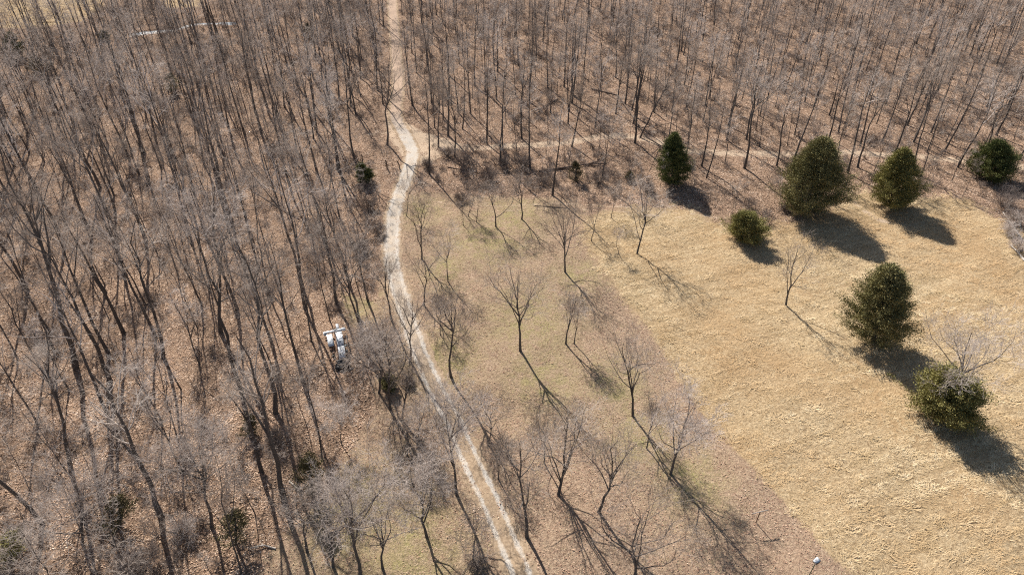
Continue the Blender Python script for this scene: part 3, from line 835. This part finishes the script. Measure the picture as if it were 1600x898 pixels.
for i in range(len(cand)):
    x_, y_, a_, b_, s_ = cand[i]; h, ms = WOOD_V[pick[i]]
    s = hs[i]; rz = float(r1.uniform(0, 6.28)); z = float(wave(x_, y_)) - .05
    if i in ind:
        zone = "left wood" if a_ < 590 else ("wood behind the fork" if a_ < 900 else "right wood")
        add_tree((x_, y_, z), ms, wood_label(a_, b_, h * s, specs[pick[i]][4], near_of.get(i)), "bare trees of the " + zone, rz, (s, s, s * float(r1.uniform(.93, 1.08))))
    else: far.append((x_, y_, z, s, rz, pick[i]))
# the rest of the wood, joined trunk and crown per kind
def joined(tm, cm):
    vs, fs, mi, n = [], [], [], 0
    for j, m in enumerate((tm, cm)):
        v = np.empty(len(m.vertices) * 3, np.float32); m.vertices.foreach_get("co", v)
        l = np.empty(len(m.loops), np.int32); m.loops.foreach_get("vertex_index", l)
        vs.append(v.reshape(-1, 3)); fs.append(l.reshape(-1, 4) + n); n += len(m.vertices); mi += [j] * len(m.polygons)
    me = mesh_np("bare_tree_kind", np.concatenate(vs), np.concatenate(fs), smooth=True)
    for m in (tm, cm): me.materials.append(m.materials[0])
    me.polygons.foreach_set("material_index", np.array(mi, np.int32)); return me
far = np.array(far)
fv = [joined(*ms[:2]) for _, ms in WOOD_V]
stuff_points("distant_bare_wood", far[:, :3], fv, far[:, 3], far[:, 4], "grey haze of distant bare trees filling the rest of the wood", seed=8)
print("individual", n_ind + len(ind), "far", len(far))

# --- undergrowth: thin saplings and brush
def sapling(seed, h):
    tm, cm, _ = make_tree(seed, h, h * .16, .035, .3, lean=tuple(np.random.default_rng(seed).normal(0, h * .06, 2)), n1=8, n2=4, n3=3, n4=2, fork=False, twig=.010)
    return joined(tm, cm)
def shrub_mesh(seed, r=1.4, h=2.2, stems=16, mat=None, dens=5):
    g = np.random.default_rng(seed)
    a = g.uniform(0, 6.28, stems); K = 5
    d = np.stack([np.cos(a) * .7, np.sin(a) * .7, g.uniform(.5, 1.2, stems)], -1); d /= np.linalg.norm(d, axis=1, keepdims=True)
    pts = np.zeros((stems, K, 3)); pts[:, 0, :2] = g.normal(0, .18, (stems, 2))
    L = h * g.uniform(.7, 1.2, stems)
    for k in range(1, K):
        d = d + g.normal(0, .14, (stems, 3)); d /= np.linalg.norm(d, axis=1, keepdims=True)
        pts[:, k] = pts[:, k - 1] + d * (L / (K - 1))[:, None]
    rad = np.linspace(.028, .010, K)[None].repeat(stems, 0)
    l2, r2, _ = grow(pts, rad, dens + 1, .15, .98, h * .42, .7, .1, .2, 4, g, .7, .014, .5)
    l3, r3, _ = grow(l2, r2, dens, .1, .98, h * .26, .8, .0, .22, 3, g, .8, .011, .5)
    l3[..., 2] = np.maximum(l3[..., 2], .02)
    T = Tubes(); T.add(pts, rad, 4); T.add(l2, np.maximum(r2, .009), 3); T.add(l3, np.maximum(r3, .008), 3)
    return T.mesh("shrub_twigs", mat or M_brush)
sap = [sapling(800 + i, 3.5 + i * 1.0) for i in range(6)]
x, y = jitter_grid(-180, 180, 22, 255, 3.0, r1)
k = near_frame(x, y, 40); x, y = x[k], y[k]
f, c, g = zone_masks(x, y); pxx, pyy, _ = to_px(x, y)
k = (f < .3) & (c < .35) & (dist_line(ROAD[::2], x, y) > 2.4) & (dist_line(SIDE[::3], x, y) > 1.5) & (soft(OPENING, x, y, 2) < .4) & (dist_line(EDGE[::3], x, y) > 1.8)
k &= (r1.random(len(x)) < np.where(pxx < 600, .42, .40)) & ~inside(KEEP_OUT, x, y)
x, y = x[k], y[k]; n_ = len(x)
stuff_points("undergrowth_saplings", np.stack([x, y, wave(x, y)], -1), sap, r1.uniform(.7, 1.2, n_), r1.uniform(0, 6.28, n_), "thin leafless saplings crowding between the taller trees", seed=4)
# low brush tangle scattered over the wood floor
br = [shrub_mesh(850 + i, 1.0, 1.2 + .2 * i, 12, dens=4) for i in range(5)]
x, y = jitter_grid(-180, 180, 22, 255, 3.4, r1)
k = near_frame(x, y, 40); x, y = x[k], y[k]
f, c, g = zone_masks(x, y); pxx, pyy, _ = to_px(x, y)
dens_p = np.where(pxx < 600, .22, .26) + .3 * (np.sin(x * .09 + 1) * np.sin(y * .11) > .2)
dens_p = np.where((pxx > 655) & (pxx < 1010) & (pyy > 238) & (pyy < 312), .95, dens_p)
dens_p = np.where((pxx < 480) & (pyy > 690), .75, dens_p)
dens_p = np.where((pxx > 1520) & (pyy > 290) & (pyy < 420), .8, dens_p)
k = (f < .4) & (c < .35) & (dist_line(ROAD[::2], x, y) > 2.6) & (dist_line(SIDE[::3], x, y) > 1.8) & (soft(OPENING, x, y, 2) < .4) & (dist_line(EDGE[::3], x, y) > 1.8)
k &= (r1.random(len(x)) < dens_p) & ~inside(KEEP_OUT, x, y)
x, y = x[k], y[k]; n_ = len(x)
stuff_points("low_brush", np.stack([x, y, wave(x, y)], -1), br, r1.uniform(.6, 1.3, n_), r1.uniform(0, 6.28, n_), "low tangled brown brush on the woodland floor", seed=6)

# shrubs one can pick out in the scrub belt and around the wood
SHRUBS = [(700,245,26,"dark twiggy shrub at the start of the scrub belt by the fork"),(722,262,30,"second twiggy shrub of the scrub belt from the road"),
 (765,285,34,"dense dark shrub in the middle of the scrub belt"),(722,315,22,"dark round shrub on the clearing's top left edge"),
 (818,262,30,"brown shrub against the back of the scrub belt"),(850,285,34,"wide grey shrub left of the brownish cedar"),
 (935,285,26,"low shrub right of the brownish cedar"),(575,330,34,"grey brush heap under the small dark cedar by the road"),
 (590,365,30,"grey brush along the road's left edge"),(560,395,32,"grey thicket in the wood's edge left of the road"),
 (1565,322,44,"dark thicket at the field's upper right edge"),(1585,350,34,"brown thicket above the pale logs"),
 (1592,392,34,"tangled brush among the pale logs at the field's right edge"),(1575,365,26,"grey briar clump left of the pale logs"),
 (285,835,50,"pale thorny bush at the bottom of the left wood"),(30,860,60,"straggly pale bush in the lower left corner"),
 (230,880,46,"twiggy bush on the bottom edge left of the grass"),(430,690,30,"dark shrub beside the loose olive evergreen"),
 (745,885,28,"grey twig heap beside the wheel tracks at the photo's bottom"),(670,262,22,"yellowish thin shrub right of the road fork"),
 (790,262,26,"reddish brown shrub behind the scrub belt's middle"),(640,600,20,"small dark shrub on the road's left verge"),
 (1010,300,24,"low shrub left of the conical cedar's foot"),(1225,330,20,"grey shrub at the left foot of the broadest cedar")]
for i, (bx, by, w, lab) in enumerate(SHRUBS):
    b = at(bx, by); _, _, s = to_px(b[0], b[1]); rr = w / s / 2
    pale = "pale" in lab
    me = shrub_mesh(900 + i, rr, rr * 1.35, 22, M_paletwig if pale else M_brush, 7)
    T = Tubes(); g_ = np.random.default_rng(i)
    o = empty("bare_shrub", (b[0], b[1], b[2])); tag(o, lab, "shrub", "bare shrubs and thickets")
    for k_ in range(5):
        a = g_.uniform(0, 6.28); T.add(np.array([[.1 * math.cos(a), .1 * math.sin(a), -.05], [.4 * rr * math.cos(a), .4 * rr * math.sin(a), rr * .7], [.7 * rr * math.cos(a), .7 * rr * math.sin(a), rr * 1.3]]), np.array([.04, .03, .015]), 5)
    link("stem", T.mesh("stem", M_bark), o); link("crown", me, o)

# ------------------------------------------------------------------ cedars
def cedar(seed, h, w, mat, shape=.5, dens=1.0, skirt=.06, lean=(0, 0), ns=135):
    g = np.random.default_rng(seed)
    nb = int(14.5 * dens * (h * w) ** .70) + 40
    u = g.random(nb) ** .85
    z = h * (skirt + (1 - skirt) * u)
    prof = np.where(u < .28, .72 + .28 * np.sin(u / .28 * np.pi / 2), np.clip(1 - (u - .28) / .72, 0, 1) ** shape)
    a = g.uniform(0, 2 * np.pi, nb)
    lob = 1 + .20 * np.sin(3 * a + g.uniform(0, 6) + u * 5) + .10 * np.sin(7 * a + u * 9 + g.uniform(0, 6)) + g.normal(0, .13, nb)
    rr = w / 2 * prof * lob * g.uniform(.66, 1.08, nb) * np.where(g.random(nb) < .12, 1.15, 1)
    out = np.stack([np.cos(a), np.sin(a), np.zeros(nb)], -1)
    ln = np.array(lean)
    tip = out * rr[:, None] + np.stack([ln[0] * u, ln[1] * u, z + rr * .18], -1)
    f_ = g.random((nb, ns)) ** .42                       # along the branch, denser at the tip
    root = np.stack([ln[0] * u, ln[1] * u, np.maximum(z - rr * .35, .1)], -1)
    c = root[:, None] * (1 - f_[..., None]) + tip[:, None] * f_[..., None]
    c += g.normal(0, 1, (nb, ns, 3)) * (.10 + .027 * w) * (.45 + .55 * f_[..., None]) * g.uniform(.6, 1.3, (nb, 1, 1)) * np.array([1, 1, .8])
    c = c.reshape(-1, 3); n = len(c)
    c[:, 2] = np.maximum(c[:, 2], .15)
    d = np.repeat(out, ns, 0) * .8 + np.array([0, 0, .55]) + g.normal(0, .5, (n, 3)); d /= np.linalg.norm(d, axis=1, keepdims=True)
    s = np.cross(d, g.normal(size=(n, 3))); s /= np.linalg.norm(s, axis=1, keepdims=True) + 1e-9
    L = g.uniform(.10, .30, n)[:, None] * (.7 + .02 * w); W = L * .27
    V = np.stack([c, c + d * L * .5 + s * W, c + d * L, c + d * L * .5 - s * W], 1).reshape(-1, 3)
    crown = mesh_np("crown", V, np.arange(4 * n).reshape(-1, 4), mat=mat)
    ca = crown.attributes.new("clump", 'FLOAT', 'POINT')
    ca.data.foreach_set("value", np.repeat(g.random(nb), ns * 4).astype(np.float32))
    T = Tubes(); K = np.linspace(0, 1, 6)
    T.add(np.stack([ln[0] * K, ln[1] * K, K * h * .92 - .1], -1), .05 + .022 * h * (1 - K), 7)
    B = Tubes()
    for j in g.choice(nb, min(nb, 46), replace=False):
        B.add(np.stack([root[j] * (1 - t) + tip[j] * t + np.array([0, 0, -.12 * rr[j] * math.sin(t * 3.14)]) for t in (0, .35, .7, 1)]), np.array([.06, .045, .03, .012]), 4)
    return T.mesh("trunk", M_bark), crown, B.mesh("branches", M_bark)
CEDARS = [
 # bx, by, tx, ty, w, shape, dens, mat, label
 (1050,285,1055,206,60,.85,1.1,0,"conical dark green cedar left of the largest one, at the field's top edge"),
 (1258,330,1290,214,116,.68,1.25,1,"largest olive green cedar at the field's top edge"),
 (1390,322,1416,230,84,.75,1.15,2,"leaning olive yellow cedar right of the largest one"),
 (1545,280,1564,220,74,.55,1.1,0,"dark green cedar at the far right edge of the wood"),
 (1168,375,1168,333,66,.45,1.0,2,"small round olive cedar in front of the largest one"),
 (1364,533,1396,412,108,.68,1.2,1,"tall dark cedar standing alone in the straw field"),
 (1478,652,1490,582,118,.42,1.15,2,"squat round yellowish green cedar at the right of the field"),
 (572,284,563,254,27,.8,1.3,0,"small dark cedar by the fence posts left of the road"),
 (900,283,900,252,28,.7,.6,3,"thin brownish cedar in the scrub belt"),
 (985,283,985,268,17,.7,.6,3,"tiny dull cedar between the brownish and the conical cedars"),
 (486,770,480,708,56,.5,.6,3,"loose olive evergreen at the lower edge of the left wood"),
 (388,680,388,648,38,.5,.35,3,"small dull evergreen deep in the lower left wood"),
 (609,606,607,585,24,.7,.8,1,"small cedar on the verge left of the road's lower bend"),
 (368,850,365,800,60,.4,.4,3,"loose brownish evergreen at the bottom of the left wood"),
 (15,880,10,835,60,.4,.5,2,"yellow green bush in the bottom left corner"),
 (185,825,182,775,66,.5,.3,3,"thin olive evergreen behind the broad pale tree"),
 (24,90,14,50,34,.8,.8,0,"narrow dark cedar at the upper left corner"),
 (62,118,55,88,40,.6,.6,3,"dull cedar below the narrow one at the upper left"),
 (268,142,264,115,30,.6,.6,0,"small dark cedar among the trunks of the upper left wood"),
 (165,62,160,48,18,.6,.8,0,"tiny dark cedar beside the creek"),
 (482,62,480,36,22,.7,.5,3,"faint green cedar left of the road near the top"),
]
for i, (bx, by, tx, ty, w, shape, dens, mi, lab) in enumerate(CEDARS):
    b = at(bx, by); T = top_of(b, tx, ty); _, _, s = to_px(b[0], b[1], T[2] * .5)
    h = max(1.6, (T[2] - b[2]) * .96); ww = w / s * .94
    tm, cm, bm = cedar(2000 + i, h, ww, M_cedar[mi], shape, dens, lean=(T[0] - b[0], 0), ns=225 if dens > .65 else 50)
    o = empty("bush" if "bush" in lab else "cedar_tree", (b[0], b[1], b[2] - .05)); tag(o, lab, "bush" if "bush" in lab else "cedar", "evergreens around the field and wood")
    link("trunk", tm, o); link("crown", cm, o); link("branches", bm, o)

# ------------------------------------------------------------------ fallen logs
def log_thing(pts_px, r0_, r1_, mat, label, z=.15, branches=3, seed=0, name="fallen_log"):
    g = np.random.default_rng(seed)
    p = np.array([at(a, b) for a, b in pts_px]); p[:, 2] += r0_ * .8 + z * np.linspace(0, 1, len(p))
    o = empty(name, p[0] - np.array([0, 0, r0_])); q_ = p - np.array(o.location)
    T = Tubes(); T.add(q_, np.linspace(r0_, r1_, len(q_)), 7)
    link("trunk", T.mesh("trunk", mat), o)
    L = np.linalg.norm(q_[-1] - q_[0]); d = (q_[-1] - q_[0]) / L
    for k in range(branches):
        t = g.uniform(.35, .95); f_ = t * (len(q_) - 1); i_ = min(int(f_), len(q_) - 2)
        a = q_[i_] + (q_[i_ + 1] - q_[i_]) * (f_ - i_)
        side = np.cross(d, [0, 0, 1]) * g.choice([-1, 1]); v = d * .8 + side * g.uniform(.4, 1) + np.array([0, 0, g.uniform(.0, .5)])
        v /= np.linalg.norm(v); l = L * g.uniform(.15, .32)
        B = Tubes(); B.add(np.array([a, a + v * l * .5 + g.normal(0, .05, 3), a + v * l + np.array([0, 0, -.1])]), np.array([r1_, r1_ * .7, r1_ * .3]), 5)
        link("branch", B.mesh("branch", mat), o)
    tag(o, label, "log", "fallen trunks and limbs"); return o
log_thing([(842,269),(880,264),(920,258),(948,258)], .22, .12, M_dark_log, "long dark fallen trunk behind the brownish cedar", branches=5, seed=1)
log_thing([(1597,377),(1580,352),(1566,334)], .20, .09, M_pale_log, "upper pale log on the heap at the field's right edge", branches=3, seed=2)
log_thing([(1594,356),(1590,344),(1587,336)], .14, .08, M_pale_log, "short steep pale log on the heap at the field's right edge", z=.8, branches=1, seed=3)
log_thing([(1600,408),(1590,396),(1577,384)], .18, .08, M_pale_log, "lowest pale log with snapped limbs at the field's right edge", branches=4, seed=4)
log_thing([(1603,395),(1592,380),(1578,366)], .13, .07, M_dark_log, "dark log between the pale ones at the field's right edge", branches=2, seed=5)
log_thing([(700,262),(740,270),(790,274)], .14, .06, M_dark_log, "thin dark trunk lying in the scrub belt near the fork", branches=4, seed=6)
log_thing([(452,752),(463,762),(472,770),(474,764)], .12, .06, M_pale_log, "curved pale limb lying below the olive evergreen", branches=2, seed=7)
log_thing([(431,857),(414,853),(405,855),(392,860)], .10, .05, M_pale_log, "bleached crooked limb near the bottom of the left wood", z=.4, branches=3, seed=8)
log_thing([(872,155),(850,168),(836,176)], .14, .08, M_dark_log, "thin log leaning in the wood above the side path", z=.3, branches=2, seed=9)
log_thing([(925,140),(965,150),(1010,215),(1040,235)], .20, .10, M_dark_log, "long dark log lying downhill to the side path", branches=4, seed=10)
log_thing([(395,300),(430,322),(470,345)], .18, .08, M_dark_log, "dark fallen trunk in the middle of the left wood", branches=4, seed=11)
log_thing([(835,322),(862,324),(886,326)], .09, .05, M_dark_log, "dark stick lying along the field edge track", z=.05, branches=1, seed=12)

# pale stones in place of the sun glitter on the creek water
rk = np.random.default_rng(9)
def glint_rock_mesh(seed):
    g = np.random.default_rng(seed); import bmesh
    bm = bmesh.new(); bmesh.ops.create_icosphere(bm, subdivisions=1, radius=1)
    for v in bm.verts: v.co *= g.uniform(.75, 1.2); v.co.z *= .5
    me = bpy.data.meshes.new("glint_stone"); bm.to_mesh(me); bm.free(); me.materials.append(M_glint_rock); return me
pts = []
for k in range(len(CREEK)):
    pxk, pyk, _ = to_px(*CREEK[k])
    if 195 < pxk < 345:
        for _ in range(5 if pxk > 225 else 2): pts.append((CREEK[k][0] + rk.normal(0, .4), CREEK[k][1] - rk.uniform(.2, 2.4)))
pts = np.array(pts)
stuff_points("creek_glint_stones", np.column_stack([pts, wave(pts[:, 0], pts[:, 1]) - .2]), [glint_rock_mesh(i) for i in range(4)], rk.uniform(.2, .6, len(pts)), rk.uniform(0, 6, len(pts)), "pale stones standing in for sun glints along the creek at the top left", seed=3)

# ------------------------------------------------------------------ wire fence by the fork
o = empty("wire_fence", at(552, 248)); b0 = np.array(o.location)
posts = [((552,248),(551,238)), ((567,257),(565,240)), ((605,264),(602,251)), ((624,263),(620,252))]
tops = []
for k, (b_, t_) in enumerate(posts):
    p = at(*b_); T_ = top_of(p, *t_); hh = min(max(T_[2] - p[2], 1.3), 2.2)
    T = Tubes(); a = p - b0; T.add(np.array([a - [0, 0, .2], a + [.02, 0, hh * .5], a + [(T_[0] - p[0]) * .8, 0, hh]]), np.array([.14, .13, .12]), 8)
    link("post", T.mesh("post", M_post), o); tops.append((a, hh, T_[0] - p[0]))
for (a, h1, l1_), (b_, h2, l2_) in zip(tops[:-1], tops[1:]):
    for fr in (.45, .85):
        T = Tubes(); A = a + np.array([l1_ * .8 * fr, 0, h1 * fr]); B = b_ + np.array([l2_ * .8 * fr, 0, h2 * fr]); mm = (A + B) / 2 - [0, 0, .12]
        T.add(np.array([A, mm, B]), np.array([.015, .015, .015]), 4); link("wire", T.mesh("wire", M_rust), o)
tag(o, "short run of dark fence posts with sagging wire left of the road fork", "fence")

# ------------------------------------------------------------------ clothesline post
p = at(1181, 816); o = empty("clothesline_post", p)
tag(o, "slim t-shaped clothesline post near the bottom of the clearing", "clothesline post")
T = Tubes(); T.add(np.array([[0, 0, -.2], [.03, 0, 1.0], [.06, 0, 2.0]]), np.array([.05, .05, .05]), 8); link("pole", T.mesh("pole", M_rust), o)
ca, sa = math.cos(R(14)), math.sin(R(14))
T = Tubes(); T.add(np.array([[.06 - .95 * ca, -.95 * sa, 1.95], [.06, 0, 1.97], [.06 + .95 * ca, .95 * sa, 1.99]]), np.array([.05, .05, .05]), 8); link("crossbar", T.mesh("crossbar", M_pale_log), o)
for s_ in (-.85, -.4, .4, .85):
    T = Tubes(); T.add(np.array([[.06 + s_ * ca, s_ * sa, 1.97], [.06 + s_ * ca, s_ * sa - .03, 2.12]]), np.array([.018, .018]), 5); link("hook", T.mesh("hook", M_rust), o)

# ------------------------------------------------------------------ box headed pole at the bottom
p = at(1250, 925)
hT = top_of(p, 1275, 878); o = empty("pole_lamp", p); tag(o, "white topped box lamp with a dark side on a thin pole at the photo's bottom", "lamp")
hh = hT[2] - p[2]; lx = hT[0] - p[0]
T = Tubes(); T.add(np.array([[0, 0, -.2], [lx * .5, 0, hh * .5], [lx, 0, hh]]), np.array([.05, .045, .04]), 8); link("pole", T.mesh("pole", M_green_metal), o)
hd = link("lamp_head", boxes_mesh("lamp_head", [dict(c=(lx + .05, 0, hh + .18), size=(.42, .40, .34), rz=R(28))], M_navy), o)
link("lid", boxes_mesh("lid", [dict(c=(lx + .03, .02, hh + .38), size=(.46, .42, .06), rz=R(28), tilt=(.12, -.12)), dict(c=(lx - .20, -.08, hh + .19), size=(.04, .34, .34), rz=R(28))], M_white), hd)
link("bracket", boxes_mesh("bracket", [dict(c=(lx, 0, hh - .06), size=(.12, .12, .12))], M_steel), o)

# ------------------------------------------------------------------ derelict trailer in the wood's edge
c0 = at(530, 545); o = empty("derelict_trailer", at(530, 553))
tag(o, "stripped white trailer wreck with broken panels and a dark roll at one end", "trailer")
def L(px_, py_): return at(px_, py_)[:2] - c0[:2]
def slab(name, a, b, w, z, mat, parent, th=.06, tilt=(0, 0)):
    A, B = L(*a), L(*b); m = (A + B) / 2; d = B - A
    return link(name, boxes_mesh(name, [dict(c=(m[0], m[1], z), size=(np.linalg.norm(d), w, th), rz=math.atan2(d[1], d[0]), tilt=tilt)], mat), parent)
for k, dx in enumerate((-5, 5)):
    slab("frame_rail", (529 + dx, 518), (536 + dx, 566), .12, .52, M_rust, o, .14)
for yy in (526, 538, 550, 561):
    slab("crossmember", (522 + (yy - 520) * .15, yy), (542 + (yy - 520) * .12, yy), .10, .50, M_rust, o, .08)
slab("front_beam", (508, 520), (541, 513), .42, .78, M_white, o, .10, (.05, 0))
slab("beam_cap", (507, 521), (512, 520), .70, .70, M_white, o, .08, (.2, .1))
slab("beam_cap", (536, 514), (541, 513), .80, .72, M_white, o, .08, (-.15, .1))
slab("hitch", (529, 513), (528, 506), .40, .60, M_white, o, .06, (.2, 0))
slab("side_panel", (515.5, 521), (519, 538), .80, .66, M_white, o, .04, (.03, .01))
slab("deck_panel", (530, 517), (534, 539), .92, .72, M_white, o, .04, (.02, -.01))
slab("deck_panel", (533.8, 538.5), (537, 557), .90, .70, M_white, o, .04, (.02, .015))
gs = np.random.default_rng(21)
for k in range(26):
    a_ = gs.uniform(513, 543); b_ = gs.uniform(514, 562); l_ = gs.uniform(1.2, 4)
    an = gs.uniform(0, 3.14); slab("torn_sheet" if k % 2 else "splinter", (a_, b_), (a_ + l_ * math.cos(an), b_ + l_ * math.sin(an)), gs.uniform(.08, .45) if k % 2 else .07,
         gs.uniform(.62, .98), [M_white, M_rust, M_blackt, M_steel][k % 4], o, .03, (gs.uniform(-.7, .7), gs.uniform(-.4, .4)))
slab("shadow_board", (543,524), (546,541), .10, .75, M_blackt, o, .75)  # black board standing in for the shadow along the wreck's right side
# dark roll
A, B = L(526, 566), L(549, 563); g_ = np.random.default_rng(4)
K = 9; t = np.linspace(0, 1, K)
T = Tubes()
for off, rr_ in (((0, 0, .42), .42), ((0, .35, .75), .26), ((0, -.5, .28), .28)):
    pts_ = np.column_stack([A[0] + (B[0] - A[0]) * t + off[0], A[1] + (B[1] - A[1]) * t + off[1] + g_.normal(0, .05, K), np.full(K, off[2]) + g_.normal(0, .03, K)])
    rad = rr_ * (1 + g_.normal(0, .1, K)); rad[0] *= .5; rad[-1] *= .5; T.add(pts_, rad, 10)
link("tarp_roll", T.mesh("tarp_roll", M_blackt), o)
for s_ in ((522, 548), (543, 545)):
    import bmesh
    bm = bmesh.new(); bmesh.ops.create_cone(bm, cap_ends=True, segments=20, radius1=.36, radius2=.36, depth=.22)
    me = bpy.data.meshes.new("wheel"); bm.to_mesh(me); bm.free(); me.materials.append(M_blackt)
    w_ = link("wheel", me, o); q_ = L(*s_); w_.location = (q_[0], q_[1], .36); w_.rotation_euler = (0, math.pi / 2, .1)
    bm = bmesh.new(); bmesh.ops.create_cone(bm, cap_ends=True, segments=16, radius1=.18, radius2=.14, depth=.25)
    me = bpy.data.meshes.new("rim"); bm.to_mesh(me); bm.free(); me.materials.append(M_steel); link("rim", me, w_)
print("objects", len(sc.objects))
